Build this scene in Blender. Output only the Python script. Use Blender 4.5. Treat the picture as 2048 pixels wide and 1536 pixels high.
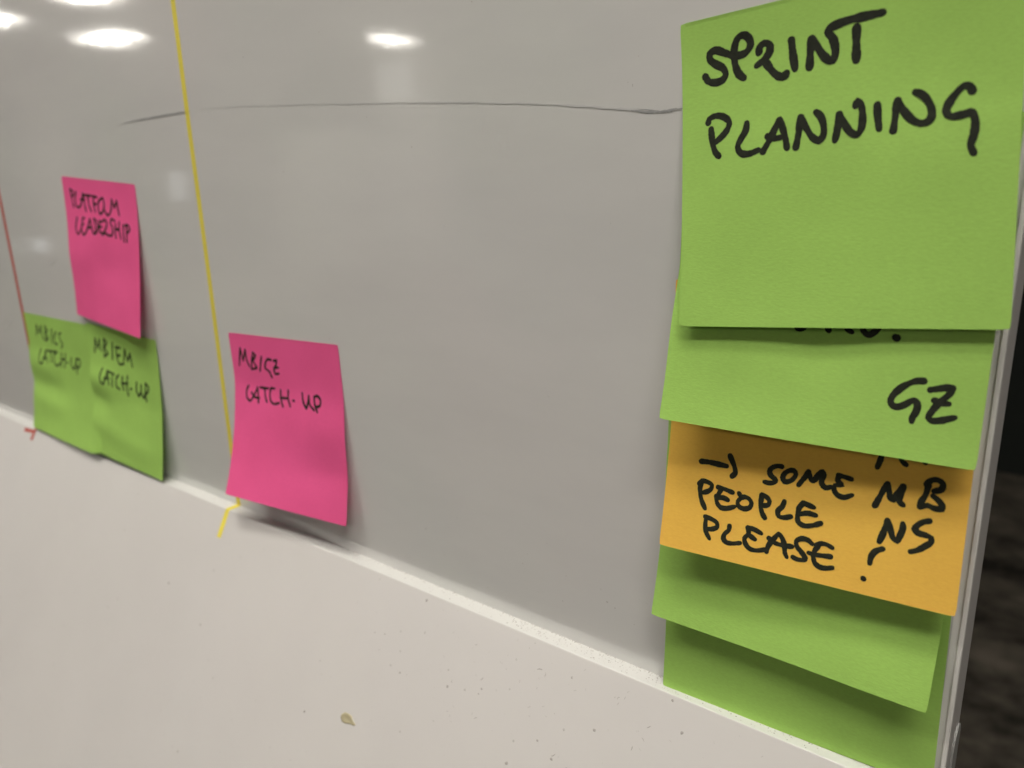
import bpy, bmesh, math, random
from mathutils import Vector, Matrix, noise as mnoise

scene = bpy.context.scene
for o in list(bpy.data.objects):
    bpy.data.objects.remove(o)
MM = 0.001
# ------------------------------------------------------------------ camera
cam_data = bpy.data.cameras.new('camera')
cam = bpy.data.objects.new('camera', cam_data)
scene.collection.objects.link(cam)
scene.camera = cam
cam_data.sensor_width = 36.0
cam_data.lens = 27.3913
cam_data.clip_start = 0.005
cam_data.clip_end = 100
cam.matrix_world = Matrix([[0.7899282, -0.1423501, 0.5964477, 0.0157482], [0.6125847, 0.2267295, -0.757188, -0.1953528], [-0.0274465, 0.9634989, 0.2663015, 0.1566143], [0.0, 0.0, 0.0, 1.0]])
cam_data.dof.use_dof = True
cam_data.dof.focus_distance = 0.222
cam_data.dof.aperture_fstop = cam_data.lens / 2.1      # a phone lens: pupil about 2 mm wide
scene.render.resolution_x = 1024
scene.render.resolution_y = 768

# ------------------------------------------------------------------ world, exposure
world = bpy.data.worlds.new('World')
scene.world = world
world.use_nodes = True
bg = world.node_tree.nodes['Background']
bg.inputs['Color'].default_value = (1.0, 0.95, 0.87, 1)
bg.inputs['Strength'].default_value = 0.24
scene.view_settings.view_transform = 'Standard'
scene.view_settings.look = 'None'
scene.view_settings.exposure = 0.0
scene.view_settings.gamma = 1.0
LAMP = 29.3                    # radiance of the ceiling panels
LAMP_COLOR = (1.0, 0.955, 0.87, 1)
# lit ceiling panels: x, y of the centre (m), size x, size y; all hang at CEIL
CEIL = 1.5
PANELS = [(-1.05, -.83, .7, .2, 0), (.55, -.6, .7, .2, 0), (-.12, -.34, .7, .2, 0), (-2.6, -3.1, .7, .3, 0), (1.2, -3.1, .7, .3, 0), (-6.4, -2.95, .5, .3, 0), (-8.15, -3.95, .62, .40, 0),  # fourth and fifth are added, unseen fill lamps that lighten the note shadows
          (-7.85, -2.74, .4, .4, 0), (-6.4, -6.1, .22, .55, 0)]
FLOOR = -0.95

# ------------------------------------------------------------------ helpers
def link(name, me, mat=None, parent=None):
    o = bpy.data.objects.new(name, me)
    scene.collection.objects.link(o)
    for m in (mat if isinstance(mat, (list, tuple)) else [mat] if mat else []):
        me.materials.append(m)
    if parent: o.parent = parent
    return o
def mesh(name, verts, faces, mat=None, parent=None, smooth=False, mi=None):
    me = bpy.data.meshes.new(name)
    me.from_pydata([tuple(c * MM for c in v) for v in verts], [], faces)
    if smooth:
        for p in me.polygons: p.use_smooth = True
    if mi:
        for p, i in zip(me.polygons, mi): p.material_index = i
    me.update()
    return link(name, me, mat, parent)
def empty(name, loc=(0, 0, 0)):
    o = bpy.data.objects.new(name, None)
    scene.collection.objects.link(o)
    o.location = [c * MM for c in loc]
    o.empty_display_size = .01
    return o
def tag(o, label=None, cat=None, group=None, kind=None):
    for k, v in (('label', label), ('category', cat), ('group', group), ('kind', kind)):
        if v: o[k] = v
    return o
def box(name, a, b, mat, parent=None, bevel=0.0, seg=2):
    """box from corner a to corner b in mm"""
    bm = bmesh.new()
    bmesh.ops.create_cube(bm, size=1)
    for v in bm.verts:
        v.co = Vector([((a[i] + b[i]) / 2 + v.co[i] * (b[i] - a[i])) * MM for i in range(3)])
    if bevel:
        bmesh.ops.bevel(bm, geom=list(bm.edges), offset=bevel * MM, segments=seg, profile=.5, affect='EDGES')
    me = bpy.data.meshes.new(name); bm.to_mesh(me); bm.free()
    return link(name, me, mat, parent)
def unparent_offset(child, parent):
    child.parent = parent
    child.matrix_parent_inverse = Matrix.Translation(-parent.location)

# ------------------------------------------------------------------ materials
def new_mat(name):
    m = bpy.data.materials.new(name); m.use_nodes = True
    nt = m.node_tree
    return m, nt, nt.nodes['Principled BSDF'], nt.nodes['Material Output']
def N(nt, kind, **kw):
    n = nt.nodes.new(kind)
    for k, v in kw.items():
        if k in n.inputs: n.inputs[k].default_value = v
        else: setattr(n, k, v)
    return n
def coords(nt): return N(nt, 'ShaderNodeTexCoord').outputs['Object']
def ramp(nt, src, stops):
    r = N(nt, 'ShaderNodeValToRGB')
    e = r.color_ramp.elements
    while len(e) < len(stops): e.new(.5)
    for el, (p, c) in zip(e, stops): el.position = p; el.color = (*c, 1)
    nt.links.new(src, r.inputs['Fac'])
    return r.outputs['Color']
def bump(nt, bsdf, src, strength, dist, sock='Normal', prev=None):
    b = N(nt, 'ShaderNodeBump', Strength=strength, Distance=dist)
    nt.links.new(src, b.inputs['Height'])
    if prev: nt.links.new(prev, b.inputs['Normal'])
    if bsdf: nt.links.new(b.outputs['Normal'], bsdf.inputs[sock])
    return b.outputs['Normal']

def paper(name, col, vary=.09):
    m, nt, p, out = new_mat(name)
    c = coords(nt)
    n1 = N(nt, 'ShaderNodeTexNoise', Scale=900.0, Detail=4.0, Roughness=.6); nt.links.new(c, n1.inputs['Vector'])
    mp = N(nt, 'ShaderNodeMapping'); mp.inputs['Scale'].default_value = (800, 800, 2400); nt.links.new(c, mp.inputs['Vector'])
    n2 = N(nt, 'ShaderNodeTexNoise', Scale=1.0, Detail=4.0, Roughness=.6); nt.links.new(mp.outputs[0], n2.inputs['Vector'])
    n3 = N(nt, 'ShaderNodeTexNoise', Scale=35.0, Detail=2.0); nt.links.new(c, n3.inputs['Vector'])
    col_hi = tuple(min(1, x * (1 + vary)) for x in col); col_lo = tuple(x * (1 - vary) for x in col)
    mix = N(nt, 'ShaderNodeMath', operation='MULTIPLY_ADD'); mix.inputs[1].default_value = .5
    nt.links.new(n2.outputs['Fac'], mix.inputs[0]); 
    h = N(nt, 'ShaderNodeMath', operation='MULTIPLY'); h.inputs[1].default_value = .5; nt.links.new(n3.outputs['Fac'], h.inputs[0])
    nt.links.new(h.outputs[0], mix.inputs[2])
    rc = ramp(nt, mix.outputs[0], [(.33, col_lo), (.67, col_hi)])
    nt.links.new(rc, p.inputs['Base Color'])
    p.inputs['Roughness'].default_value = .85
    p.inputs['Specular IOR Level'].default_value = .25
    b1 = bump(nt, None, n1.outputs['Fac'], .7, .00005)
    bump(nt, p, n2.outputs['Fac'], .8, .00005, prev=b1)
    tr = N(nt, 'ShaderNodeBsdfTranslucent'); tr.inputs['Color'].default_value = (*col, 1)
    ms = N(nt, 'ShaderNodeMixShader', Fac=.10)
    nt.links.new(p.outputs[0], ms.inputs[1]); nt.links.new(tr.outputs[0], ms.inputs[2])
    nt.links.new(ms.outputs[0], out.inputs['Surface'])
    return m
def ink(name, col=(.016, .018, .012)):
    m, nt, p, out = new_mat(name)
    c = coords(nt)
    n = N(nt, 'ShaderNodeTexNoise', Scale=700.0, Detail=3.0); nt.links.new(c, n.inputs['Vector'])
    nt.links.new(ramp(nt, n.outputs['Fac'], [(.35, col), (.75, tuple(x * 1.8 for x in col))]), p.inputs['Base Color'])
    p.inputs['Roughness'].default_value = .75
    p.inputs['Specular IOR Level'].default_value = .2
    return m
def painted(name, col, rough=.3, vary=.03, peel=.0, peel_scale=420.0, spec=.5):
    m, nt, p, out = new_mat(name)
    c = coords(nt)
    n = N(nt, 'ShaderNodeTexNoise', Scale=9.0, Detail=5.0, Roughness=.6); nt.links.new(c, n.inputs['Vector'])
    nt.links.new(ramp(nt, n.outputs['Fac'], [(.3, tuple(x * (1 - vary) for x in col)), (.7, col)]), p.inputs['Base Color'])
    p.inputs['Roughness'].default_value = rough
    p.inputs['Specular IOR Level'].default_value = spec
    if peel:
        k = N(nt, 'ShaderNodeTexNoise', Scale=peel_scale, Detail=1.0); nt.links.new(c, k.inputs['Vector'])
        k2 = N(nt, 'ShaderNodeTexNoise', Scale=peel_scale * .22, Detail=1.0); nt.links.new(c, k2.inputs['Vector'])
        b1 = bump(nt, None, k.outputs['Fac'], 1.0, peel)
        bump(nt, p, k2.outputs['Fac'], 1.0, peel * 3.2, prev=b1)
    r = N(nt, 'ShaderNodeTexNoise', Scale=55.0, Detail=4.0); nt.links.new(c, r.inputs['Vector'])
    rr = N(nt, 'ShaderNodeMapRange'); rr.inputs['To Min'].default_value = rough * .85; rr.inputs['To Max'].default_value = rough * 1.2
    nt.links.new(r.outputs['Fac'], rr.inputs['Value']); nt.links.new(rr.outputs[0], p.inputs['Roughness'])
    return m
def plain(name, col, rough=.6):
    return painted(name, col, rough, .08)

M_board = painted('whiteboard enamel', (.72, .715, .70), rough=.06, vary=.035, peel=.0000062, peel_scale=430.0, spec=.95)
nt_ = M_board.node_tree; p_ = nt_.nodes['Principled BSDF']; p_.inputs['IOR'].default_value = 1.62       # faint pinkish to greenish tint noise, multiplied by faint wiping smears
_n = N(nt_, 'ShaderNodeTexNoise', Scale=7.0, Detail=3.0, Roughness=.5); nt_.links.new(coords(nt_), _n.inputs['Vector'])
_m = N(nt_, 'ShaderNodeMapping'); _m.inputs['Scale'].default_value = (6, 6, 22); _m.inputs['Rotation'].default_value = (0, .35, 0); nt_.links.new(coords(nt_), _m.inputs['Vector'])
_w = N(nt_, 'ShaderNodeTexNoise', Scale=1.5, Detail=6.0, Roughness=.6); nt_.links.new(_m.outputs[0], _w.inputs['Vector'])
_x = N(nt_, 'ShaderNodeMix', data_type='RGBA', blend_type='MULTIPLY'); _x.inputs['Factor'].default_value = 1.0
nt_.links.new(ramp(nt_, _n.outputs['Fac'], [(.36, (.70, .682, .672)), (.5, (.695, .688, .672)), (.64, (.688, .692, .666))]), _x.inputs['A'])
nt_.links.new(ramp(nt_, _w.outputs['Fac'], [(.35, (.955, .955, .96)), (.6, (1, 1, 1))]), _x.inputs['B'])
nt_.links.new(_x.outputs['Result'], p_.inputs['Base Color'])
M_ledge = painted('white laminate', (.66, .655, .635), rough=.3, vary=.08, peel=.000004, peel_scale=900.0)
M_panel = painted('pale grey laminate', (.63, .605, .59), rough=.36, vary=.06, peel=.000006, peel_scale=1500.0)
M_frame = painted('white frame plastic', (.84, .82, .79), rough=.4, vary=.05)
M_band = painted('grey edge band', (.60, .575, .555), rough=.45, vary=.1)
M_bracket = painted('grey plastic bracket', (.42, .42, .41), rough=.3, vary=.1)
M_green = paper('green paper', (.395, .66, .14))
M_pink = paper('pink paper', (.985, .125, .35))
M_orange = paper('orange paper', (.99, .58, .10))
M_ink = ink('black marker ink')
M_yellow = paper('yellow tape', (.84, .72, .11), .1)
M_red = paper('red tape', (.50, .085, .065), .12)
M_smear = plain('grey marker residue', (.56, .555, .55), .5)
M_smear_dark = plain('dark marker residue', (.34, .34, .34), .5)
M_dust = [plain('dark dust', (.27, .24, .22), .8), plain('mid dust', (.40, .37, .35), .8), plain('pale dust', (.50, .475, .455), .8)]
M_glue = painted('dried glue', (.50, .44, .28), rough=.35, vary=.3)
M_carpet, nt_, p_, _o = new_mat('dark carpet')
_mp = N(nt_, 'ShaderNodeMapping'); _mp.inputs['Scale'].default_value = (4.0, 5.0, 1.0); nt_.links.new(coords(nt_), _mp.inputs['Vector'])
_n = N(nt_, 'ShaderNodeTexNoise', Scale=1.6, Detail=7.0, Roughness=.65); nt_.links.new(_mp.outputs[0], _n.inputs['Vector'])
nt_.links.new(ramp(nt_, _n.outputs['Fac'], [(.34, (.03, .026, .019)), (.68, (.26, .225, .18))]), p_.inputs['Base Color'])
p_.inputs['Roughness'].default_value = .8
M_darkwall = plain('dark cabinet paint', (.010, .014, .011), .7)
M_wall = plain('office wall paint', (.50, .48, .45), .8)
M_ceil = plain('ceiling tile', (.55, .54, .52), .9)
M_darkish = plain('dark grey fabric', (.16, .155, .15), .9)
M_pillar = plain('pillar plaster', (.78, .76, .73), .8)
M_lamp, nt_, p_, _o = new_mat('lamp diffuser')
p_.inputs['Emission Color'].default_value = LAMP_COLOR; p_.inputs['Emission Strength'].default_value = LAMP
p_.inputs['Base Color'].default_value = (.9, .9, .9, 1)
M_window, nt_, p_, _o = new_mat('window daylight')
p_.inputs['Emission Color'].default_value = (.93, .97, 1.0, 1); p_.inputs['Emission Strength'].default_value = 1.6

M_glass_wall, nt_, p_, _o = new_mat('softly lit glass')
p_.inputs['Emission Color'].default_value = (1, .98, .93, 1); p_.inputs['Emission Strength'].default_value = 0.8

# ------------------------------------------------------------------ the room (as far as it is seen or mirrored) and added fill lamps
tag(box('floor', (-14000, -12000, FLOOR * 1000 - 100), (9000, 6000, FLOOR * 1000), M_carpet), kind='structure')
tag(box('ceiling', (-14000, -12000, CEIL * 1000 + 30), (9000, 6000, CEIL * 1000 + 130), M_ceil), kind='structure')
tag(box('office_wall', (-14000, -12100, FLOOR * 1000), (9000, -12000, CEIL * 1000 + 30), M_wall), kind='structure')
tag(box('dark_wall', (-1500, 2950, FLOOR * 1000), (5000, 3050, CEIL * 1000 + 30), M_darkwall), kind='structure')
pil = box('pillar', (-7943, -7500, FLOOR * 1000), (-6703, -7000, CEIL * 1000 + 30), M_pillar, bevel=10)
tag(pil, kind='structure')
LAMP_LABELS = ['lit ceiling lamp above the whiteboard, left of the camera', 'lit ceiling lamp above the right end of the whiteboard', 'lit ceiling lamp nearest the whiteboard, almost straight above it',
    'added fill lamp further into the room, out of view, left of the camera', 'added fill lamp further into the room, out of view, right of the camera',
    'ceiling lamp mirrored as a white glare at the very top left of the board', 'ceiling lamp mirrored as the large elongated glare left of the yellow tape',
    'ceiling lamp mirrored at the left edge of the picture', 'ceiling lamp mirrored as the single glare right of the yellow tape']
for i, (x, y, sx, sy, rz) in enumerate(PANELS):
    t = empty('ceiling_light', (x * 1000, y * 1000, CEIL * 1000)); t.rotation_euler.z = math.radians(rz)
    tag(t, LAMP_LABELS[i], 'ceiling light', 'ceiling light panels')
    hx, hy = sx * 500, sy * 500
    box('diffuser', (-hx, -hy, 2), (hx, hy, 10), M_lamp, t)
    for (a, b) in (((-hx - 20, -hy - 20, 0), (hx + 20, -hy, 28)), ((-hx - 20, hy, 0), (hx + 20, hy + 20, 28)),
                   ((-hx - 20, -hy, 0), (-hx, hy, 28)), ((hx, -hy, 0), (hx + 20, hy, 28))):
        box('frame', a, b, M_pillar, t)
WIN_LABELS = ['bright window mirrored as a pale patch just right of the pink leadership note', 'bright window mirrored as a pale patch left of the pink leadership note',
    'wide low window mirrored as a dim patch below and left of the leadership note', 'small window mirrored at the left edge above the red line', 'softly lit window on the pillar, mirrored as a vertical glow below the single glare']
tag(box('side_wall', (-14100, -12000, FLOOR * 1000), (-14000, 2900, CEIL * 1000 + 30), M_wall), kind='structure')
for i, (a, b) in enumerate([((-11060, -4687, -950), (-11000, -4133, 1482)), ((-8060, -2882, -950), (-8000, -2730, 441)), ((-7560, -6664, -950), (-7500, -5357, 636))]):
    o = box('office_partition', a, b, [M_pillar, M_darkish][i % 2], bevel=8)
    tag(o, ['pale office partition', 'dark grey office partition'][i % 2] + [' far to the left', ' by the side wall', ' in the middle of the room', ' near the back wall'][i % 4] + ', faintly mirrored in the whiteboard', 'partition')
for wi, (x0, x1, z0, z1, side) in enumerate([(-7854, -7654, -240, 261, 1), (-5691, -5271, -561, -213, 1), (-5388, -4849, -1301, -720, 1), (-5201, -5121, 1509, 1757, 1), (-7589, -7011, 988, 1450, 2)]):
    w = empty('window', ((x0 + x1) / 2, -6990, (z0 + z1) / 2)) if side == 2 else empty('window', (-13990, (x0 + x1) / 2, (z0 + z1) / 2))
    if side == 1: w.rotation_euler.z = -math.pi / 2
    tag(w, WIN_LABELS[wi], 'window', 'office windows')
    hx, hz = (x1 - x0) / 2, (z1 - z0) / 2
    box('pane', (-hx, 0, -hz), (hx, 12, hz), M_glass_wall if side == 2 else M_window, w)
    for a, b in (((-hx - 50, 12, -hz - 50), (hx + 50, 50, -hz)), ((-hx - 50, 12, hz), (hx + 50, 50, hz + 50)),
                 ((-hx - 50, 12, -hz), (-hx, 50, hz)), ((hx, 12, -hz), (hx + 50, 50, hz)), ((-20, 12, -hz), (20, 50, hz))):
        box('frame', a, b, M_pillar, w)

# ------------------------------------------------------------------ whiteboard
board = empty('whiteboard', (-700, 0, 0))
tag(board, 'glossy white whiteboard with sticky notes, tape lines and faint marker traces', 'whiteboard')
def bpart(o, parent=board):
    o.parent = parent; o.matrix_parent_inverse = Matrix.Translation(-board.location); return o
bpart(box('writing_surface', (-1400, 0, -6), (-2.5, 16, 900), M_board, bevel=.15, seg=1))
def prism_x(name, prof, x0, x1, mat, nx=1):
    n = len(prof); V = []; F = []
    for x in (x0, x1): V += [(x, y, z) for y, z in prof]
    F = [(i, (i + 1) % n, n + (i + 1) % n, n + i) for i in range(n)] + [tuple(range(n))[::-1], tuple(range(n, 2 * n))]
    return mesh(name, V, F, mat)
# side frame: a narrow raised lip in front, a deep flat flank
prof = [(-2.5, -0.1), (-2.5, -.7), (-2.4, -.8), (-1.65, -.8), (-1.47, -.72), (-1.4, -.5), (-1.4, .6), (-2.5, .6)]
n = len(prof); V = [(x, y, z) for z in (-60, 900) for x, y in prof]
F = [(i, (i + 1) % n, n + (i + 1) % n, n + i) for i in range(n)] + [tuple(range(n))[::-1], tuple(range(n, 2 * n))]
bpart(mesh('side_frame', V, F, M_frame))
bpart(box('edge_band', (-2.5, .603, -60), (-1.43, 18.4, 900), M_band, bevel=.2))
# thin white strip between writing surface and lip
bpart(box('edge_strip', (-4.25, -.12, 0.2), (-2.5, -.001, 900), M_frame))
# small rounded bracket clipped to the flank
V = []; F = []
pts = [(8.0, -60), (18, -60), (18, 4)] + [(13 + 5 * math.cos(a), 6 + 5 * math.sin(a)) for a in [math.pi * k / 10 for k in range(11)]] + [(8, 4)]
k = len(pts)
V = [(-1.4, y, z) for y, z in pts] + [(-.85, y, z) for y, z in pts]
F = [(i, (i + 1) % k, k + (i + 1) % k, k + i) for i in range(k)] + [tuple(range(k, 2 * k)), tuple(range(k))[::-1]]
bpart(mesh('corner_bracket', V, F, M_bracket))

def ribbon_plane(name, pts, w, mat, y=-.06, parent=board, seed=1, fade=True):
    """a hand-drawn marker trace on the board: pts are (x, z) in mm"""
    rnd = random.Random(seed); V = []; F = []
    P = []
    for a, b in zip(pts[:-1], pts[1:]):
        for t in range(8): P.append(((a[0] + (b[0] - a[0]) * t / 8), (a[1] + (b[1] - a[1]) * t / 8)))
    P.append(pts[-1])
    m = len(P)
    for i, (x, z) in enumerate(P):
        q = P[min(i + 1, m - 1)]; p = P[max(i - 1, 0)]
        dx, dz = q[0] - p[0], q[1] - p[1]; L = math.hypot(dx, dz) or 1
        ww = w * (.5 + .35 * rnd.random()) * (min(1, .25 + 4 * min(i, m - 1 - i) / m) if fade else 1) * .5
        jz = .12 * rnd.uniform(-1, 1)
        V += [(x - dz / L * ww, y, z + dx / L * ww + jz), (x + dz / L * ww, y, z - dx / L * ww + jz)]
    F = [(2 * i, 2 * i + 1, 2 * i + 3, 2 * i + 2) for i in range(m - 1)]
    o = mesh(name, V, F, mat)
    return bpart(o, parent)
MARKS = [([(-287.25, 184.02), (-273.15, 183.67), (-256.6, 182.76)], 0.6, 0), ([(-255.0, 182.66), (-235.03, 181.86), (-223.51, 181.25)], 0.45, 0), ([(-221.27, 181.1), (-196.93, 179.6), (-182.32, 178.76)], 0.55, 0), ([(-182.32, 178.76), (-159.92, 177.38), (-147.53, 176.52)], 0.7, 0), ([(-148.55, 176.44), (-132.1, 175.17), (-121.25, 174.16)], 0.55, 0), ([(-122.13, 174.22), (-107.66, 172.72), (-96.5, 171.21), (-87.44, 170.13)], 0.8, 0), ([(-94.65, 170.84), (-90.41, 170.19), (-84.53, 169.95), (-79.42, 170.48)], 0.9, 1), ([(-92.68, 171.22), (-82.36, 169.56)], 0.4, 1), ([(-370.51, 182.46), (-361.23, 183.08), (-343.74, 183.39), (-313.14, 184.28)], 1.3, 0), ([(-361.23, 183.08), (-334.88, 183.73), (-308.79, 184.21)], 0.9, 1), ([(-391.95, 239.21), (-391.95, 228.31), (-390.75, 214.87), (-388.99, 198.45)], 0.9, 0), ([(-480.92, 109.66), (-469.94, 113.66)], 2.2, 0), ([(-568.11, 63.59), (-551.77, 71.88)], 2.0, 0), ([(-459.36, 78.98), (-466.65, 76.8)], 1.4, 0)]
for i, (pts, w, kind) in enumerate(MARKS):
    ribbon_plane('marker_trace', pts, w, M_smear_dark if kind else M_smear, seed=i, y=-.05 - .01 * i)
# tiny dust on the board
rnd = random.Random(5)
def specks(name, spots, place, mats, parent):
    V = []; F = []; MI = []
    for (a, b, size, kind, shade) in spots:
        if kind == 0:       # a grain
            k = rnd.randint(5, 8); ph = rnd.random() * 6; base = len(V)
            for j in range(k):
                r = size * rnd.uniform(.6, 1.2) * .5; an = ph + 2 * math.pi * j / k
                V.append(place(a + r * math.cos(an), b + r * math.sin(an), .03))
            V.append(place(a, b, .03 + size * .15))
            F += [(base + j, base + (j + 1) % k, base + k) for j in range(k)]; MI += [shade] * k
        else:               # a short curved fibre
            an = rnd.random() * 6.3; cv = rnd.uniform(-1.6, 1.6); k = 6; base = len(V); x, y = a, b
            w = size * rnd.uniform(.05, .09)
            for j in range(k + 1):
                ww = w * (1 - abs(2 * j / k - 1) ** 2 * .7)
                V.append(place(x - math.sin(an) * ww, y + math.cos(an) * ww, .04)); V.append(place(x + math.sin(an) * ww, y - math.cos(an) * ww, .04))
                x += math.cos(an) * size / k; y += math.sin(an) * size / k; an += cv / k + rnd.uniform(-.25, .25)
            F += [(base + 2 * j, base + 2 * j + 1, base + 2 * j + 3, base + 2 * j + 2) for j in range(k)]; MI += [shade] * k
    o = mesh(name, V, F, mats, mi=MI)
    tag(o, kind='stuff')
    return bpart(o, parent) if parent else o
sp = [(rnd.uniform(-520, -85), rnd.uniform(8, 210), rnd.uniform(.25, .6), rnd.random() < .4, 2 if rnd.random() < .6 else 1) for _ in range(70)]
sp += [(rnd.uniform(-200, -84), rnd.uniform(3, 35), rnd.uniform(.3, .9), rnd.random() < .5, 1) for _ in range(22)]
sp += [(-94.2, 177.6, .8, 1, 0), (-95.5, 177.9, .5, 1, 0), (-101, 141, .5, 1, 0)]
specks('dust', sp, lambda a, b, h: (a, -h, b), M_dust, board)

# ------------------------------------------------------------------ ledge and sloping panel under the board
SL = Vector((0, -.507, -.862))          # down the slope
LD = 6.3                                # depth of the ledge
shelf = empty('sloping_shelf', (-700, 0, 0))
tag(shelf, 'pale grey shelf under the whiteboard, a narrow white ledge above a wide sloping panel', 'shelf')
def spart(o, parent=shelf):
    o.parent = parent; o.matrix_parent_inverse = Matrix.Translation(-shelf.location); return o
arc = []
a_end = math.atan2(.507, .862)          # slope normal = (-.862, .507) in (y, z)
R_ = .55
t0 = 0.0
cy, cz = -LD + R_, -R_
for k_ in range(9):
    a = math.radians(90) + (math.radians(180) - a_end - math.radians(90)) * k_ / 8
    arc.append((cy + R_ * math.cos(a), cz + R_ * math.sin(a)))
top = [(-.02, 0.0), (-2.0, 0.02), (-4.0, -.02), (cy, 0.0)]
prof = [(-.02, 0.0)] + arc[:5] + [(arc[4][0] + .5, arc[4][1] - 1.2), (-.02, -1.6)]
spart(prism_x('ledge', prof, -1400, -2.6, M_ledge))
e = arc[-1]
down = (e[0] + SL.y * 420, e[1] + SL.z * 420)
prof = [arc[4]] + arc[5:] + [down, (down[0] + 10, down[1] - 5), (-.02, down[1] - 5), (-.02, -1.62), (arc[4][0] + .52, arc[4][1] - 1.22)]
spart(prism_x('panel', prof, -1400, -2.6, M_panel))
for o in (bpy.data.objects['ledge'], bpy.data.objects['panel']):
    for p in o.data.polygons: p.use_smooth = False
P0 = Vector((0, e[0], e[1])); NRM = Vector((0, -.862, .507))
def on_panel(a, b, h):                  # a = x, b = mm down the slope, h = height above it
    v = P0 + SL * b + NRM * h
    return (a, v.y, v.z)
sp = []
for _ in range(620):
    a = rnd.uniform(-430, -40); b = rnd.uniform(1, 150)
    if rnd.random() < .2: a = rnd.gauss(-125, 34); b = abs(rnd.gauss(18, 22)) + 1
    sp.append((a, b, rnd.uniform(.2, .55) if rnd.random() < .6 else rnd.uniform(.6, 1.3), rnd.random() < .8, rnd.choice([1, 2, 2, 2, 0] if rnd.random() < .25 else [2, 2, 1])))
sp += [(-120.1, 8.69, 2.2, 1, 0), (-118.73, 9.04, 1.6, 1, 0), (-173.2, 13.64, 1.0, 0, 2), (-90.42, 8.27, 1.0, 1, 0), (-82.6, 19.97, 1.4, 1, 0), (-141.61, 23.14, 1.0, 0, 1), (-108.47, 32.48, 1.8, 1, 0), (-108.01, 33.25, 1.2, 0, 1), (-154.76, 25.89, 1.2, 1, 1), (-179.09, 30.91, 1.0, 0, 1), (-170.83, 49.71, 1.0, 0, 2), (-141.11, 33.42, 1.6, 1, 1), (-143.28, 20.59, 1.8, 1, 1), (-148.54, 9.93, 1.2, 1, 1), (-90.52, 6.74, 1.4, 1, 0), (-91.87, 7.09, 0.9, 1, 1), (-192.01, 20.52, 0.7, 0, 1), (-197.21, 21.67, 0.7, 0, 1), (-375.01, 63.47, 1.5, 0, 2), (-80.38, 15.12, 1.4, 1, 1), (-78.36, 10.82, 1.6, 1, 1)]
specks('dust', sp, on_panel, M_dust, None).parent = shelf
bpy.data.objects['dust.001'].matrix_parent_inverse = Matrix.Translation(-shelf.location)
sp = [(rnd.uniform(-330, -40) if rnd.random() < .5 else rnd.uniform(-140, -30), -rnd.uniform(.05, 5.2), rnd.uniform(.15, .6), rnd.random() < .3, rnd.choice([0, 1, 2, 2, 2])) for _ in range(700)]
sp += [(rnd.uniform(-330, -40), -rnd.expovariate(3.0) - .02, rnd.uniform(.2, .6), 0, rnd.choice([0, 1, 2, 1])) for _ in range(420)]
d = specks('dust', [s for s in sp if s[1] > -5.3], lambda a, b, h: (a, b, h), M_dust, None)
spart(d)
# dried drip on the panel
def blob(name, outline, place, h, mat):
    k = len(outline); cx = sum(p[0] for p in outline) / k; cy_ = sum(p[1] for p in outline) / k
    V = []; rings = [(1.0, .01), (.93, h * .8), (.72, h), (.4, h * .45)]
    for s, hh in rings: V += [place(cx + (x - cx) * s, cy_ + (y - cy_) * s, hh) for x, y in outline]
    V.append(place(cx, cy_, h * .35)); F = []
    for r in range(3): F += [(r * k + j, r * k + (j + 1) % k, (r + 1) * k + (j + 1) % k, (r + 1) * k + j) for j in range(k)]
    F += [(3 * k + j, 3 * k + (j + 1) % k, 4 * k) for j in range(k)]
    return mesh(name, V, F, mat, smooth=True)
g = blob('glue_drip', [(-201.07, 55.12), (-199.64, 53.78), (-197.42, 53.5), (-195.56, 53.73), (-194.45, 54.83), (-192.23, 55.86), (-193.29, 56.66), (-195.3, 56.7), (-197.84, 57.51), (-199.63, 57.46), (-201.01, 56.45)], on_panel, .35, M_glue)
tag(g, 'small dried yellowish glue drip stuck on the sloping grey panel', 'glue drip')

# ------------------------------------------------------------------ tape lines
def strip(verts_lr, th, mat, name, parent=None):
    """verts_lr: list of ((l),(r),(normal)) in mm"""
    V = []; F = []; m = len(verts_lr)
    for l, r, nn in verts_lr:
        l = Vector(l); r = Vector(r); nn = Vector(nn) * th
        V += [tuple(l), tuple(l + nn), tuple(r + nn), tuple(r)]
    for i in range(m - 1):
        for j in range(4):
            F.append((4 * i + j, 4 * i + (j + 1) % 4, 4 * (i + 1) + (j + 1) % 4, 4 * (i + 1) + j))
    F += [(0, 1, 2, 3), (4 * m - 1, 4 * m - 2, 4 * m - 3, 4 * m - 4)]
    return mesh(name, V, F, mat)
def tape(name, x, w, zs, mat, tail, lift=.12, seed=0):
    r = random.Random(seed); L = []
    for i, z in enumerate(zs):
        j = .12 * math.sin(z * .05 + seed) + r.uniform(-.05, .05)
        L.append(((x - w / 2 + j, -.02, z), (x + w / 2 + j, -.02, z), (0, -1, 0)))
    L.append(((x - w / 2, -.03, .6), (x + w / 2, -.03, .6), (0, -.9, .3)))
    L.append(((x - w / 2 + .1, -.6, .05), (x + w / 2 + .1, -.6, .05), (0, -.3, .95)))
    L.append(((x - w / 2, -LD + .9, .05), (x + w / 2, -LD + .9, .05), (0, 0, 1)))
    L.append(((x - w / 2, -LD + .15, -.1), (x + w / 2, -LD + .15, -.1), (0, -.6, .8)))
    for b, dx in ((.5, 0), (tail * .5, .3), (tail, .5)):
        p = on_panel(x, b, .06); L.append(((x - w / 2 + dx, p[1], p[2]), (x + w / 2 + dx, p[1], p[2]), tuple(NRM)))
    return strip(L, lift, mat, name)
t = tape('tape_line', -312.1, 3.1, [300 - 6 * k for k in range(50)], M_yellow, 13.5, .14, 2)
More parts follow.
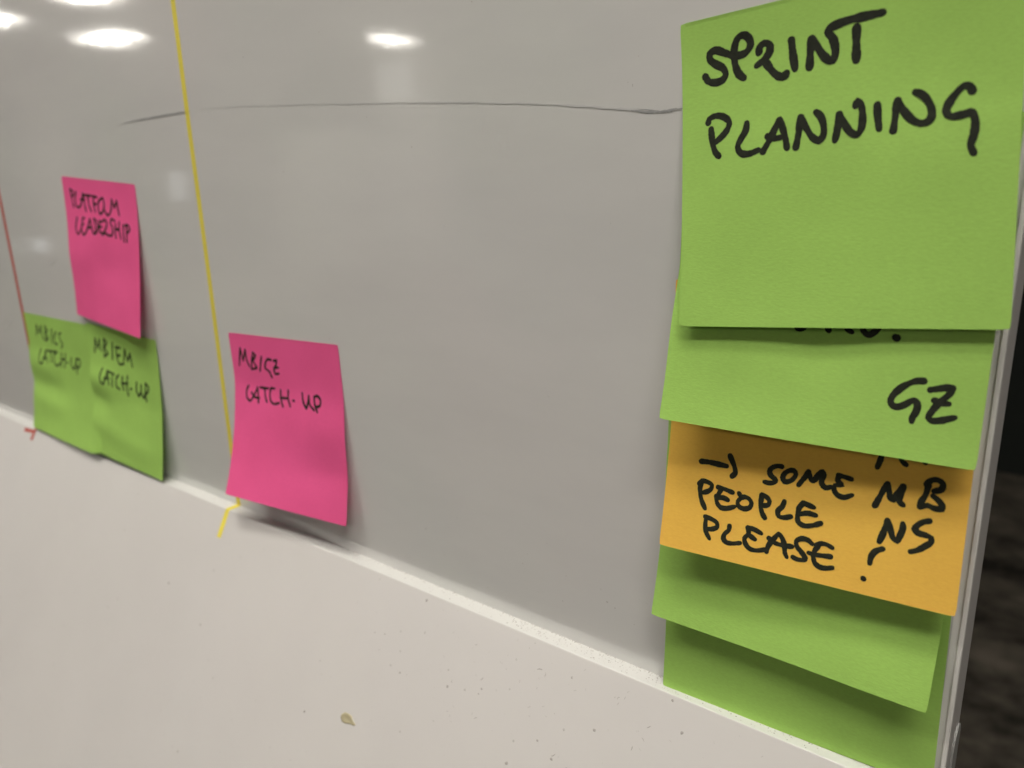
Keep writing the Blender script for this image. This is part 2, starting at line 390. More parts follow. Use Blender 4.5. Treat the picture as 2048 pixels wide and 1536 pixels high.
tag(t, 'thin yellow tape line running down the whiteboard and over the ledge', 'tape')
t = tape('tape_line', -533.2, 2.7, [300 - 6 * k for k in range(50)], M_red, 7.0, .30, 4)
tag(t, 'thin red tape line at the far left of the whiteboard', 'tape')
q = [on_panel(-534.5, .6, .1), on_panel(-534.0, 2.4, .1), on_panel(-547.0, 3.6, .1), on_panel(-547.5, 1.0, .1)]
q2 = [tuple(Vector(p) + NRM * .15) for p in q]
s = mesh('tape_scrap', q + q2, [(3, 2, 1, 0), (4, 5, 6, 7), (0, 1, 5, 4), (1, 2, 6, 5), (2, 3, 7, 6), (3, 0, 4, 7)], M_red)
tag(s, 'tiny torn scrap of red tape on the ledge at the far left', 'tape scrap')

# ------------------------------------------------------------------ sticky notes
import numpy as np
# every note: X, Z of its top-left corner (mm), tilt, curl at left and right, start of curl, curl power, base lift, width, bumps
def own_lift(q, u, v):
    X, Z, th, Ll, Lr, v0, pw, base, W = q[:9]
    s = np.clip((v - v0) / (1 - v0), 0, None)
    l = (Ll + (Lr - Ll) * u) * s ** pw
    for (a, cu, cv, su, sv) in q[9]:
        l = l + a * np.exp(-((u - cu) / su) ** 2 - ((v - cv) / sv) ** 2)
    l = np.where(l < .15, .15 * np.exp(np.minimum(l, .15) / .15 - 1), l) if q[9] else l
    return base + l
def note_point(q, u, v, under=(), H=76.0):
    """point(s) in mm on the curled sheet; u across, v down, both 0..1; under = notes beneath it"""
    u, v = np.broadcast_arrays(np.asarray(u, float), np.asarray(v, float))
    sh = u.shape; uu = u.ravel(); vv = v.ravel()
    n = 48
    S = np.linspace(0, 1, n + 1)[:, None] * vv[None]
    L = own_lift(q, uu[None] + 0 * S, S)
    dz = np.sqrt(np.clip(np.diff(S * H, axis=0) ** 2 - np.diff(L, axis=0) ** 2, 1e-9, None)).sum(0)
    ct, st = math.cos(q[2]), math.sin(q[2]); a = uu * q[8]
    x = q[0] + a * ct + dz * st; z = q[1] + a * st - dz * ct; l = L[-1]
    for o in under:
        oc, os_ = math.cos(o[2]), math.sin(o[2])
        ou = ((x - o[0]) * oc + (z - o[1]) * os_) / o[8]
        ov = ((x - o[0]) * os_ - (z - o[1]) * oc) / H
        ok = (ou > -.05) & (ou < 1.05) & (ov > -.04) & (ov < 1.0)
        ul = own_lift(o, np.clip(ou, 0, 1), np.clip(ov * 1.012, 0, 1)) + 0.28
        fade = np.clip((ov + .04) / .04, 0, 1)
        d = np.where(ok, ul * fade - l, -9)
        l = l + np.where(d > -.6, (np.maximum(d + .6, 0)) ** 2 / 2.4 * (d < .6) + (d >= .6) * d, 0)
    return np.stack([x, -l, z], -1).reshape(sh + (3,))

NOTES = {"front": [-80.8024, 190.4153, 0.0851, 8.8008, 4.9521, 0.0938, 1.4668, 0.0785, 73.9175, [[0.5, 0.55, 0.5, 0.5, 0.22], [-0.35, 0.85, 0.35, 0.25, 0.15]]], "gz": [-78.5765, 164.4651, 0.0082, 11.4211, 5.8527, 0.4404, 1.2414, 0.7225, 74.7012, [[-0.7, 0.52, 0.66, 0.13, 0.12], [1.7, 0.15, 0.64, 0.6, 0.2], [1.0, 0.9, 0.62, 0.4, 0.2]]], "orange": [-80.0289, 126.3355, 0.0276, 10.0473, 6.2972, 0.1214, 1.8248, 0.1439, 74.7582, [[0.4, 0.25, 0.75, 0.25, 0.15]]], "g4": [-80.8103, 101.3114, -0.0083, 7.2457, 4.8358, 0.2262, 2.1742, 0.1982, 75.0736, [[2.2, 0.95, 1.02, 0.4, 0.2], [-0.5, 0.6, 0.72, 0.3, 0.1]]], "g5": [-80.5418, 74.8332, 0.0233, 3.4475, 1.6938, 0.1876, 2.0814, 0.1942, 75.2032, [[0.5, 0.4, 0.6, 0.3, 0.2]]], "plat": [-443.9783, 159.4833, -0.0666, 2.2764, 6.5508, 0.0928, 1.2883, 0.2002, 77.7038, [[0.9, 0.1, 0.55, 0.3, 0.14], [-0.6, 0.6, 0.6, 0.3, 0.12]]], "mbgz": [-301.9224, 88.2413, 0.038, 13.6809, 6.1971, 0.1695, 1.7439, 0.1997, 76.5611, [[0.8, 0.85, 0.5, 0.25, 0.12], [-0.6, 0.3, 0.3, 0.3, 0.1], [-0.7, 0.8, 0.75, 0.3, 0.1]]], "mbem": [-444.6383, 79.1124, -0.0245, 7.3635, 6.5866, 0.0168, 1.7287, 0.5, 75.751, [[1.57, 0.1, 0.42, 0.22, 0.09], [-1.18, 0.05, 0.6, 0.25, 0.07], [0.78, 0.2, 0.78, 0.3, 0.07], [-0.59, 0.7, 0.5, 0.3, 0.1], [0.69, 0.6, 0.85, 0.3, 0.08]]], "mbcs": [-533.3411, 77.2322, 0.0052, 6.8838, 9.9635, 0.243, 1.9624, 0.1999, 90.5004, [[1.18, 0.15, 0.42, 0.25, 0.1], [-0.88, 0.2, 0.6, 0.3, 0.07], [0.69, 0.3, 0.75, 0.3, 0.08]]]}
UNDER = {'g4': ['g5'], 'orange': ['g5', 'g4'], 'gz': ['g5', 'g4', 'orange'], 'front': ['g5', 'g4', 'orange', 'gz'], 'mbem': ['mbcs']}
WORDS = [["front", "handwritten SPRINT", 1.85, [[[6.3, 13.57], [7.07, 14.74], [8.89, 15.38], [10.84, 15.06], [11.65, 13.9], [11.0, 12.4], [9.08, 11.08], [7.62, 9.71], [7.57, 8.37], [9.04, 7.84], [11.61, 8.97], [14.44, 10.11], [16.84, 9.77], [17.98, 8.23], [17.56, 6.67], [16.3, 5.75], [14.99, 6.08], [14.12, 7.63], [13.84, 9.87], [14.19, 12.54], [15.05, 14.49], [16.22, 15.58]], [[20.02, 10.34], [20.2, 9.33], [21.31, 8.58], [22.5, 9.12], [22.61, 10.61], [21.39, 12.16], [19.45, 13.29]], [[21.39, 12.55], [22.51, 14.24], [23.76, 15.84], [25.2, 16.83], [26.18, 16.77], [26.58, 16.3]], [[27.75, 9.17], [28.02, 11.8], [28.59, 15.65]], [[31.91, 15.72], [32.04, 12.95], [32.31, 9.93]], [[32.31, 9.93], [33.51, 11.66], [34.87, 13.78], [36.14, 15.14], [37.05, 15.39], [37.56, 14.18], [37.46, 12.13], [36.85, 10.36], [35.95, 9.04], [36.36, 8.43], [38.23, 7.84], [40.62, 7.52], [43.51, 7.46], [47.45, 7.47]], [[42.08, 9.44], [42.07, 12.68], [42.09, 16.32]]]], ["front", "handwritten PLANNING", 1.62, [[[7.04, 24.82], [7.31, 23.94], [9.01, 23.39], [11.15, 23.95], [12.56, 25.44], [11.99, 27.18], [10.29, 28.88], [8.74, 29.94]], [[7.79, 26.44], [8.19, 29.53], [8.95, 32.16], [9.93, 33.3]], [[17.07, 26.24], [16.78, 27.96], [15.58, 29.86], [14.81, 31.62], [15.63, 33.22], [17.61, 33.62], [20.07, 33.01]], [[21.18, 33.47], [22.42, 31.55], [23.8, 28.92], [25.0, 26.49], [25.77, 28.39], [26.57, 31.08], [26.94, 33.32]], [[22.27, 30.12], [23.96, 30.74], [25.49, 30.74]], [[29.06, 33.46], [29.63, 30.3], [29.99, 26.62]], [[30.07, 26.83], [31.44, 29.45], [32.88, 31.71], [34.27, 32.63], [35.18, 31.81], [35.3, 29.32], [34.44, 27.0], [33.52, 26.09]], [[37.89, 33.09], [38.42, 30.32], [38.56, 27.22]], [[38.71, 27.32], [39.82, 29.45], [41.25, 31.66], [42.64, 32.48], [43.47, 31.2], [43.68, 28.23], [43.25, 25.93], [42.53, 25.07], [42.16, 26.02]], [[46.71, 26.57], [46.89, 29.25], [47.22, 31.74]], [[50.12, 32.5], [50.43, 29.39], [50.74, 26.24]], [[50.81, 26.25], [52.41, 29.03], [54.18, 31.02], [56.01, 31.74], [57.32, 31.1], [57.54, 29.35], [56.7, 27.16], [55.43, 25.68], [54.17, 24.98]], [[64.95, 26.49], [64.45, 25.55], [63.5, 25.25], [61.87, 26.68], [60.6, 28.58], [60.27, 29.83], [61.03, 31.0], [62.95, 31.07], [65.14, 30.83], [65.71, 32.65], [65.58, 35.41], [65.15, 37.1], [65.18, 37.81], [65.73, 39.06]]]], ["gz", "handwritten GZ", 1.56, [[[62.23, 57.45], [60.86, 57.63], [59.15, 58.53], [57.39, 60.14], [56.16, 62.03], [56.01, 63.09], [56.69, 64.02], [57.83, 64.04], [59.26, 63.19], [60.56, 62.2], [61.17, 62.22], [61.65, 63.29], [61.39, 65.03], [60.91, 66.13], [60.88, 67.05]], [[63.81, 59.26], [65.32, 58.82], [66.82, 58.4], [68.06, 58.34], [67.81, 59.48], [66.89, 60.73], [65.71, 62.24], [64.73, 63.96], [64.14, 65.63], [64.8, 66.2], [66.53, 65.93], [68.01, 65.36], [69.29, 64.82]], [[64.95, 61.56], [66.07, 61.96], [67.8, 61.93]]]], ["gz", "lower ends of letters hidden under the upper note", 1.5, [[[32.57, 46.66], [33.05, 47.82], [33.8, 48.23], [34.78, 47.78], [35.34, 46.65]], [[40.09, 46.24], [40.23, 47.4], [40.52, 47.96]], [[43.86, 45.67], [44.71, 47.22], [45.8, 47.93]], [[47.79, 45.33], [48.09, 46.91], [48.98, 47.97], [49.86, 48.12], [50.83, 47.34], [51.56, 46.36], [52.05, 45.19]]]], ["gz", "round full stop beside the hidden letters", 1.98, [[[55.5, 48.2], [55.71, 48.31]]]], ["orange", "hand-drawn arrow pointing right", 1.54, [[[10.0, 49.99], [12.31, 49.83], [15.11, 49.94], [17.37, 50.03]], [[18.02, 47.12], [18.83, 48.56], [19.6, 50.11], [19.86, 51.52], [19.11, 52.5]]]], ["orange", "handwritten SOME", 1.37, [[[31.97, 47.55], [30.94, 47.57], [29.41, 48.4], [28.93, 49.39], [29.37, 50.37], [30.74, 51.41], [30.56, 51.96], [29.11, 52.47], [27.95, 52.41]], [[33.95, 48.24], [32.91, 49.13], [32.46, 50.39], [33.01, 51.34], [34.11, 51.13], [35.25, 50.1], [35.69, 48.86], [35.06, 48.04], [33.95, 48.24]], [[36.61, 51.59], [37.47, 50.15], [38.33, 48.72], [38.77, 47.6]], [[38.77, 47.6], [39.2, 48.67], [39.63, 49.74], [40.18, 49.82], [41.21, 48.07], [42.18, 46.97], [42.69, 47.79], [42.18, 49.26], [42.26, 50.16], [43.2, 51.01], [44.64, 50.5]], [[46.03, 47.28], [47.29, 47.39], [49.19, 47.7]], [[46.25, 47.36], [45.94, 48.55], [47.08, 49.57], [45.44, 50.0], [45.34, 51.16], [46.29, 52.33], [47.78, 52.6], [49.66, 51.65]]]], ["orange", "handwritten PEOPLE", 1.37, [[[10.62, 55.96], [10.44, 56.74], [10.48, 58.48], [11.09, 60.61], [12.34, 62.84]], [[10.01, 56.33], [10.82, 55.42], [12.37, 55.37], [13.71, 55.98], [13.57, 57.12], [12.51, 58.07], [11.4, 58.55]], [[15.51, 56.25], [17.28, 56.39], [19.68, 56.89]], [[16.54, 56.53], [15.92, 57.89], [15.55, 59.19], [17.27, 58.84], [18.55, 59.2]], [[15.25, 58.76], [15.69, 60.65], [16.79, 61.65], [18.52, 61.54], [20.65, 60.6]], [[21.49, 56.78], [22.08, 57.87], [21.34, 58.99], [21.58, 60.16], [23.08, 60.7], [24.69, 60.0], [25.04, 58.72], [24.23, 57.68], [23.01, 57.44], [22.08, 57.87]], [[27.61, 56.05], [27.51, 57.5], [27.56, 59.16], [28.06, 60.74], [28.88, 62.0]], [[27.61, 56.05], [28.79, 56.29], [29.7, 57.29], [29.45, 58.3], [28.11, 58.81]], [[33.51, 56.52], [33.09, 58.02], [32.08, 59.42], [32.44, 60.76], [33.59, 60.87], [35.44, 60.24]], [[38.25, 56.03], [39.37, 56.26], [40.93, 56.63]], [[38.16, 56.16], [37.3, 57.62], [37.24, 59.27], [39.58, 58.42], [41.56, 58.58]], [[37.13, 59.29], [37.42, 61.1], [38.82, 61.85], [40.96, 61.38], [43.02, 60.34]]]], ["orange", "handwritten PLEASE", 1.34, [[[12.96, 65.21], [12.91, 67.22], [13.24, 69.14], [14.46, 70.98]], [[12.7, 65.14], [14.38, 65.39], [16.1, 66.14], [16.33, 67.2], [15.16, 68.08], [13.3, 68.5]], [[19.71, 66.2], [19.59, 67.45], [18.6, 68.66], [18.37, 70.07], [19.2, 70.86], [20.92, 70.83], [23.04, 70.21]], [[24.86, 65.54], [26.41, 65.67], [28.36, 66.32]], [[24.74, 65.56], [25.02, 67.2], [24.08, 68.63], [24.61, 70.21], [25.78, 71.14], [27.68, 71.17], [29.71, 70.45]], [[25.42, 67.59], [26.91, 68.34]], [[30.23, 70.92], [30.52, 69.3], [31.69, 67.12], [32.89, 65.41], [33.9, 66.37], [34.66, 68.32], [34.97, 70.14], [35.52, 71.07]], [[30.54, 67.14], [32.01, 68.0], [34.09, 68.22], [36.54, 68.0]], [[41.44, 66.14], [40.27, 65.37], [38.73, 65.37], [37.49, 66.36], [37.73, 67.6], [39.09, 68.92], [40.1, 70.19], [40.15, 70.64], [38.2, 71.01], [37.05, 70.7]], [[42.53, 66.23], [43.75, 65.48], [45.04, 65.52], [46.36, 66.01]], [[42.87, 66.38], [42.25, 67.69], [41.92, 68.7], [40.82, 68.62]], [[41.93, 68.81], [43.64, 68.63], [46.18, 68.35]], [[41.96, 69.15], [42.58, 70.86], [43.74, 71.61], [45.24, 71.58], [46.89, 71.05]]]], ["orange", "letter ends peeking out under the green note", 1.34, [[[55.56, 40.05], [55.04, 42.49], [54.71, 43.62]], [[59.55, 40.29], [60.16, 41.35], [60.93, 41.9]], [[64.28, 39.92], [64.95, 40.72]]]], ["orange", "handwritten MB", 1.44, [[[55.07, 53.17], [55.83, 51.1], [56.76, 48.55], [57.38, 47.24]], [[57.39, 47.36], [57.84, 48.8], [58.32, 50.59], [58.98, 50.93], [59.65, 49.15], [60.71, 47.3]], [[60.81, 47.28], [60.5, 49.44], [60.35, 51.11], [61.14, 51.77]], [[65.73, 45.73], [66.52, 44.66], [67.86, 44.29], [69.0, 44.97], [68.85, 46.37], [67.35, 47.13]], [[66.05, 46.01], [65.68, 48.39], [64.95, 50.15], [64.78, 51.46]], [[67.26, 48.29], [68.53, 49.18], [69.31, 50.16], [69.31, 51.07], [67.74, 51.18], [66.32, 50.79], [64.98, 51.42]]]], ["orange", "handwritten NS", 1.46, [[[56.9, 61.95], [57.37, 60.29], [57.89, 58.03], [58.13, 56.19]], [[58.24, 56.28], [59.09, 58.47], [59.91, 60.41], [60.8, 60.91], [61.27, 59.38], [61.69, 57.4], [61.58, 56.25]], [[67.08, 54.44], [65.92, 54.92], [64.63, 56.15], [64.22, 57.06], [65.0, 57.81], [66.63, 58.01], [67.87, 58.42], [67.96, 59.32], [66.71, 60.78], [65.23, 62.08], [63.87, 62.76]]]], ["orange", "exclamation mark with a short curved stroke", 1.44, [[[57.8, 63.53], [56.3, 64.49], [55.48, 66.01], [55.31, 67.86]], [[54.3, 71.98], [54.41, 72.12]]]], ["plat", "handwritten PLATFORM", 1.3, [[[8.07, 6.42], [8.84, 9.95], [9.96, 15.62]], [[8.07, 6.42], [10.92, 7.43], [11.55, 8.82], [9.51, 10.38]], [[14.57, 7.44], [12.85, 11.59], [13.11, 14.67], [15.81, 15.43], [18.81, 13.79], [22.49, 7.65], [22.82, 12.09], [24.03, 16.95]], [[18.95, 11.17], [23.64, 10.86]], [[23.77, 8.51], [31.81, 8.45]], [[27.3, 8.51], [28.06, 13.59], [29.98, 16.49]], [[33.83, 8.32], [33.35, 12.28], [34.25, 16.39]], [[33.29, 8.47], [37.63, 8.76]], [[33.25, 12.75], [36.36, 12.07]], [[41.35, 9.43], [39.1, 10.72], [37.89, 14.26], [39.35, 16.93], [42.49, 15.76], [44.56, 12.4], [43.91, 8.8], [41.35, 9.43]], [[43.82, 13.82], [45.81, 16.19], [48.08, 16.93], [50.76, 15.12], [52.88, 8.87], [54.92, 12.77], [57.95, 8.97], [58.64, 12.72], [59.52, 16.02]]]], ["plat", "handwritten LEADERSHIP", 1.3, [[[12.64, 21.19], [10.42, 25.5], [10.5, 28.41], [12.5, 29.69], [15.43, 27.72], [18.19, 23.85], [19.3, 20.89], [21.45, 20.59]], [[17.56, 24.39], [19.74, 23.96]], [[16.57, 27.13], [18.88, 29.57], [21.68, 28.11], [24.9, 24.23], [27.4, 20.46], [28.55, 23.91], [29.58, 26.9], [30.42, 28.01]], [[23.64, 25.53], [27.86, 24.92]], [[32.05, 20.08], [32.68, 23.55], [33.03, 27.53]], [[31.79, 20.1], [34.63, 21.03], [35.66, 23.75], [33.62, 27.0], [30.42, 28.01]], [[38.64, 20.93], [37.15, 23.86], [37.26, 26.19], [40.15, 26.86]], [[37.67, 20.78], [40.6, 20.99]], [[36.64, 23.9], [40.17, 23.59]], [[41.68, 20.44], [44.24, 19.76], [45.95, 21.23], [43.99, 24.41], [40.04, 27.57], [43.66, 26.53], [46.49, 27.31], [50.42, 27.05]], [[54.37, 19.37], [51.14, 18.73], [49.89, 20.66], [51.5, 22.82], [51.63, 25.33], [50.42, 27.05]], [[55.13, 20.67], [54.45, 23.92], [54.65, 27.8]], [[54.75, 23.44], [58.1, 23.14]], [[59.02, 19.66], [58.55, 23.32], [59.89, 27.74]], [[63.04, 20.89], [62.82, 24.74], [63.04, 29.03]], [[66.29, 20.61], [66.09, 24.44], [65.87, 28.74]], [[64.9, 20.73], [68.13, 20.45], [69.29, 22.35], [66.3, 24.64]]]], ["mbcs", "handwritten MB/CS", 1.2, [[[15.54, 13.55], [18.42, 6.54], [19.86, 11.62], [24.92, 6.67], [24.19, 13.42], [26.12, 15.45]], [[30.48, 6.14], [29.45, 10.41], [28.25, 15.72]], [[30.31, 5.92], [33.03, 8.59], [29.81, 10.87], [32.43, 13.8], [27.67, 15.78]], [[39.56, 7.46], [37.89, 12.01], [36.78, 16.53]], [[45.42, 8.34], [41.38, 12.13], [40.79, 16.09], [44.55, 16.17]], [[52.05, 8.4], [48.76, 9.93], [49.18, 12.77], [51.26, 15.44], [49.1, 18.09]]]], ["mbcs", "handwritten CATCH-UP", 1.2, [[[19.19, 21.68], [15.81, 26.29], [15.53, 30.82], [18.8, 31.17], [21.88, 27.57], [25.23, 22.25], [26.39, 30.01]], [[20.79, 27.7], [26.17, 27.07]], [[25.23, 22.25], [41.33, 21.41]], [[32.45, 21.93], [31.71, 28.65]], [[40.67, 21.73], [36.77, 23.89], [35.84, 28.4], [39.06, 30.22], [44.21, 27.89]], [[47.77, 21.4], [44.69, 30.27]], [[52.67, 21.07], [49.31, 30.42]], [[45.87, 25.51], [51.31, 24.86]], [[52.9, 26.6], [55.02, 26.46]], [[60.46, 22.55], [58.94, 27.29], [61.43, 29.61], [64.88, 26.31], [66.54, 22.78]], [[66.45, 23.02], [65.52, 31.93]], [[66.54, 22.78], [71.22, 22.45], [71.27, 25.27], [66.26, 28.75]]]], ["mbem", "handwritten MB/EM", 1.35, [[[6.25, 16.34], [8.6, 7.83], [10.28, 13.79], [13.53, 7.73], [14.11, 14.65]], [[18.85, 7.02], [17.68, 12.74], [17.56, 17.22]], [[18.85, 7.02], [21.73, 8.84], [18.62, 12.33], [21.98, 14.9], [17.51, 17.51]], [[28.64, 7.89], [27.53, 12.44], [26.73, 17.52]], [[32.46, 10.1], [32.01, 14.54], [33.86, 18.92], [37.69, 18.6]], [[31.4, 9.97], [36.87, 9.74]], [[32.01, 14.54], [35.93, 13.96]], [[38.79, 18.43], [41.64, 9.88], [44.04, 16.0], [47.13, 11.23], [48.27, 18.58]]]], ["mbem", "handwritten CATCH-UP", 1.35, [[[14.72, 24.35], [12.64, 28.04], [12.81, 32.23], [15.55, 33.48], [17.92, 29.99], [20.14, 24.91], [21.51, 32.78]], [[16.93, 29.86], [21.82, 29.09]], [[20.15, 25.18], [27.48, 25.98]], [[25.39, 26.03], [24.76, 33.37]], [[32.28, 25.49], [29.37, 28.17], [29.29, 32.63], [32.57, 33.76]], [[36.46, 25.92], [35.33, 29.69], [36.69, 33.35]], [[41.94, 24.75], [40.35, 30.5], [40.82, 35.69]], [[35.28, 29.97], [41.77, 28.61]], [[43.76, 31.44], [45.35, 31.3]], [[51.57, 26.41], [50.46, 31.5], [51.85, 34.27], [55.23, 30.93], [56.08, 26.99]], [[55.02, 31.78], [57.51, 34.33], [59.91, 30.63], [60.9, 25.63]], [[60.9, 25.63], [63.73, 26.74], [62.62, 29.88], [59.05, 32.14]], [[59.58, 32.05], [60.12, 35.47]]]], ["mbgz", "handwritten MB/GZ", 1.15, [[[5.42, 14.81], [7.84, 6.84], [8.92, 12.3], [11.59, 7.26], [11.96, 12.27], [13.35, 14.79]], [[17.4, 7.97], [15.65, 11.94], [14.69, 15.87]], [[17.2, 7.99], [19.12, 9.01], [16.86, 11.83], [18.92, 14.74], [15.1, 15.83]], [[23.53, 9.34], [22.13, 12.77], [20.99, 15.97]], [[30.39, 10.26], [28.15, 10.11], [26.06, 11.7], [25.24, 14.37], [27.66, 15.55], [29.38, 18.09]], [[32.23, 10.44], [34.38, 10.02], [33.23, 12.68], [31.75, 14.21], [32.04, 16.29], [34.75, 15.9]], [[31.91, 13.5], [34.97, 13.21]], [[28.38, 15.72], [27.66, 15.55]]]], ["mbgz", "handwritten CATCH-UP", 1.15, [[[10.58, 23.79], [9.11, 26.35], [9.35, 29.45], [11.76, 30.73], [14.06, 28.68], [17.23, 24.05], [17.51, 26.16], [18.04, 30.83]], [[12.85, 26.91], [14.84, 28.59], [18.73, 28.62]], [[19.23, 23.83], [25.5, 23.61]], [[22.73, 23.92], [22.94, 26.96], [24.19, 29.86]], [[30.21, 23.08], [27.47, 23.39], [26.41, 26.1], [26.83, 28.61], [28.78, 30.01], [33.32, 29.22]], [[34.52, 23.29], [34.44, 27.0], [35.96, 30.5]], [[40.01, 22.89], [39.74, 26.36], [41.18, 29.84]], [[34.06, 26.82], [39.74, 26.36]], [[43.26, 26.95], [44.0, 26.93]], [[49.93, 22.86], [50.38, 26.64], [52.47, 29.28], [53.59, 26.68], [54.33, 23.47]], [[54.31, 23.69], [54.64, 27.0], [57.74, 29.27]], [[57.97, 23.7], [58.14, 26.56], [59.81, 29.89]], [[57.99, 23.47], [60.44, 22.96], [62.01, 24.54], [61.55, 26.8], [59.14, 27.76]]]]]
MATS = {'front': M_green, 'gz': M_green, 'orange': M_orange, 'g4': M_green, 'g5': M_green, 'plat': M_pink, 'mbgz': M_pink, 'mbem': M_green, 'mbcs': M_green}
LABELS = {
 'front': 'large near green note reading SPRINT PLANNING, topmost of the overlapping column of notes',
 'gz': 'green note reading GZ, tucked between the SPRINT PLANNING note and the orange note',
 'orange': 'orange note reading SOME PEOPLE PLEASE with initials MB and NS at its right',
 'g4': 'blank green note curling out directly below the orange note',
 'g5': 'lowest blank green note of the column, its bottom edge on the white ledge',
 'plat': 'pink note reading PLATFORM LEADERSHIP, above two green notes at the left',
 'mbgz': 'pink note reading MB/GZ CATCH-UP, beside the bottom of the yellow tape line',
 'mbem': 'green note reading MB/EM CATCH-UP, directly under the pink leadership note',
 'mbcs': 'green note reading MB/CS CATCH-UP, leftmost note beside the red tape line',
}
def clampz(P):
    P = np.array(P); P[..., 2] = np.maximum(P[..., 2], .12 + .03 * np.sin(P[..., 0])); return P
def note_mesh(key):
    q = NOTES[key]; und = [NOTES[k] for k in UNDER.get(key, [])]
    n = 44
    U, Vv = np.meshgrid(np.linspace(0, 1, n), np.linspace(0, 1, n))
    # corners very slightly rounded
    for (cu, cv) in ((0, 0), (1, 0), (0, 1), (1, 1)):
        k = (U == cu) & (Vv == cv)
        U = np.where(k, cu + (.0025 if cu == 0 else -.0025), U); Vv = np.where(k, cv + (.0025 if cv == 0 else -.0025), Vv)
    P = clampz(note_point(q, U, Vv, und)).reshape(-1, 3)
    du = clampz(note_point(q, U + .004, Vv, und)).reshape(-1, 3) - P; dv = clampz(note_point(q, U, Vv - .004, und)).reshape(-1, 3) - P
    nr = np.cross(du, dv); nr /= np.linalg.norm(nr, axis=1)[:, None] + 1e-12
    B = P - nr * .1
    top, k = n * n, n
    F = []
    for j in range(n - 1):
        for i in range(n - 1):
            a = j * n + i
            F.append((a, a + k, a + k + 1, a + 1)); F.append((top + a, top + a + 1, top + a + k + 1, top + a + k))
    rim = [i for i in range(n)] + [j * n + n - 1 for j in range(1, n)] + [(n - 1) * n + i for i in range(n - 2, -1, -1)] + [j * n for j in range(n - 2, 0, -1)]
    m = len(rim); V = np.vstack([P, B, P[rim], B[rim]]); r0 = 2 * top      # rim has its own corners so the paper edge stays crisp
    for j in range(m): F.append((r0 + j, r0 + (j + 1) % m, r0 + m + (j + 1) % m, r0 + m + j))
    return V, F, tuple(P[0])
def spline(st):
    if len(st) == 1: st = st * 2
    P = [st[0]] + st + [st[-1]]; out = []
    P[0] = [2 * st[0][0] - st[1][0], 2 * st[0][1] - st[1][1]]; P[-1] = [2 * st[-1][0] - st[-2][0], 2 * st[-1][1] - st[-2][1]]
    for i in range(1, len(P) - 2):
        a, b, c, d = P[i - 1:i + 3]; L = math.hypot(c[0] - b[0], c[1] - b[1]); m = max(2, int(L / .45))
        # sharp turns stay sharp: shorten the tangents there
        def tan(p0, p1, p2):
            v1 = (p1[0] - p0[0], p1[1] - p0[1]); v2 = (p2[0] - p1[0], p2[1] - p1[1]); l1 = math.hypot(*v1) or 1; l2 = math.hypot(*v2) or 1
            cs = (v1[0] * v2[0] + v1[1] * v2[1]) / l1 / l2
            s = .5 * max(0, min(1, .5 + cs)) 
            return ((v1[0] / l1 + v2[0] / l2) * s * L, (v1[1] / l1 + v2[1] / l2) * s * L)
        t1 = tan(a, b, c); t2 = tan(b, c, d)
        for k in range(m):
            t = k / m; h1 = 2 * t ** 3 - 3 * t * t + 1; h2 = t ** 3 - 2 * t * t + t; h3 = -2 * t ** 3 + 3 * t * t; h4 = t ** 3 - t * t
            out.append((h1 * b[0] + h2 * t1[0] + h3 * c[0] + h4 * t2[0], h1 * b[1] + h2 * t1[1] + h3 * c[1] + h4 * t2[1]))
    out.append(tuple(st[-1])); return out
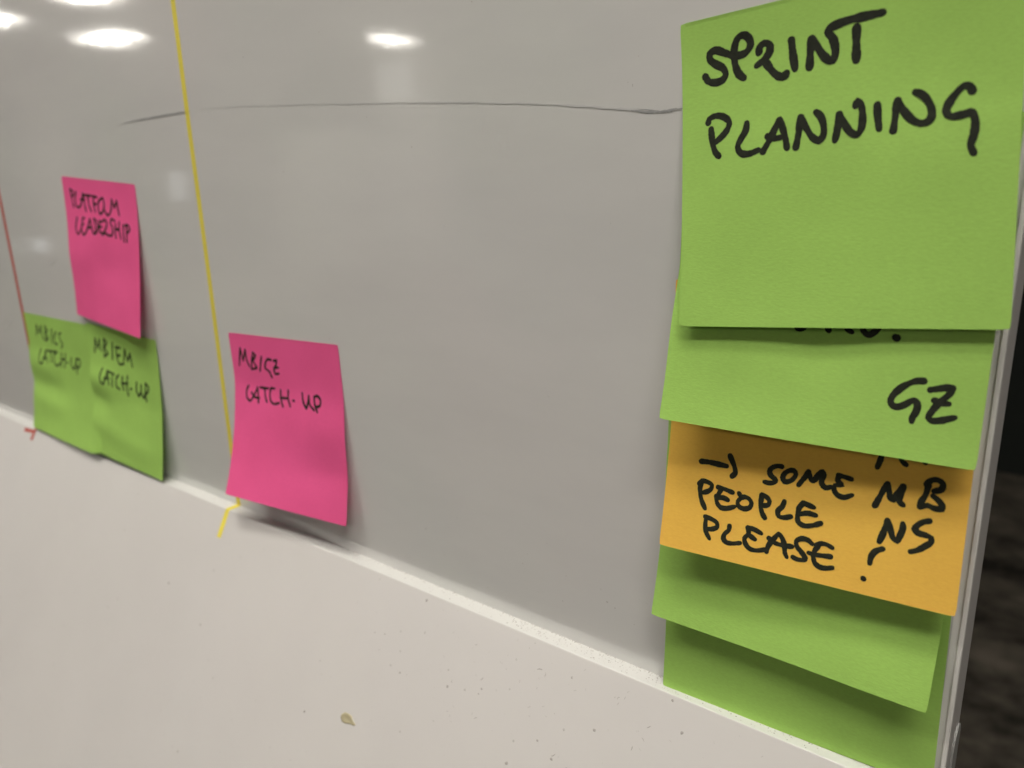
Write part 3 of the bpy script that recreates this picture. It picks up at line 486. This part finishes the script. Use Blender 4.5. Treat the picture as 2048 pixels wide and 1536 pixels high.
def word_mesh(key, word, w, strokes, seed, wobble=.17):
    """strokes as flat ink ribbons with round ends, lying on the curled paper"""
    q = NOTES[key]; und = [NOTES[k] for k in UNDER.get(key, [])]; W = q[8]
    r = random.Random(seed); uv = []; F = []; off = []
    for si, st in enumerate(strokes):
        C = spline([list(p) for p in st]); h = .030 + .004 * si
        prev = None; ph = r.random() * 6
        for i, (x, y) in enumerate(C):
            a = C[max(i - 1, 0)]; b = C[min(i + 1, len(C) - 1)]
            dx, dy = b[0] - a[0], b[1] - a[1]; L = math.hypot(dx, dy) or 1
            ww = w / 2 * (1 + wobble * math.sin(ph + i * .55) * .6 + wobble * r.uniform(-.4, .4))
            if i == len(C) - 1: ww *= .9
            uv += [(x + dy / L * ww, y - dx / L * ww), (x - dy / L * ww, y + dx / L * ww)]; off += [h, h]
            if prev is not None: F.append((prev, prev + 1, len(uv) - 1, len(uv) - 2))
            prev = len(uv) - 2
            # discs at ends and at each sample keep turns closed
            if i in (0, len(C) - 1) or i % 2 == 0:
                c0 = len(uv); k = 10; uv.append((x, y)); off.append(h + .002)
                rr = ww * .985
                for j in range(k):
                    an = 2 * math.pi * j / k; jr = rr * (1 + (r.uniform(-.06, .06) if i in (0, len(C) - 1) else 0))
                    uv.append((x + jr * math.cos(an), y + jr * math.sin(an))); off.append(h + .002)
                F += [(c0, c0 + 1 + j, c0 + 1 + (j + 1) % k) for j in range(k)]
    A = np.array(uv); U = A[:, 0] / W; Vv = A[:, 1] / 76
    keep = None
    P = clampz(note_point(q, U, Vv, und)); du = clampz(note_point(q, U + .004, Vv, und)) - P; dv = clampz(note_point(q, U, Vv - .004, und)) - P
    nr = np.cross(du, dv); nr /= np.linalg.norm(nr, axis=1)[:, None] + 1e-12
    P = P + nr * np.array(off)[:, None]
    # ink stops at the paper's edge
    ok = (U > 0) & (U < 1) & (Vv > 0) & (Vv < 1)
    F = [f for f in F if all(ok[i] for i in f)]
    return P, F
for key in ('g5', 'g4', 'orange', 'gz', 'front', 'mbcs', 'mbem', 'plat', 'mbgz'):
    V, F, c = note_mesh(key)
    root = empty('sticky_note', c)
    tag(root, LABELS[key], 'sticky note', 'sticky notes on the whiteboard')
    V = [tuple(p - np.array(c)) for p in V]
    mesh('paper_sheet', V, F, MATS[key], root, smooth=True)
    for wi, (k2, word, w, strokes) in enumerate(WORDS):
        if k2 != key: continue
        Pw, Fw = word_mesh(key, word, w, strokes, wi + 11)
        o = mesh('handwriting', [tuple(p - np.array(c)) for p in Pw], Fw, M_ink, root)
        o['label'] = word
scene.cycles.max_bounces = 8
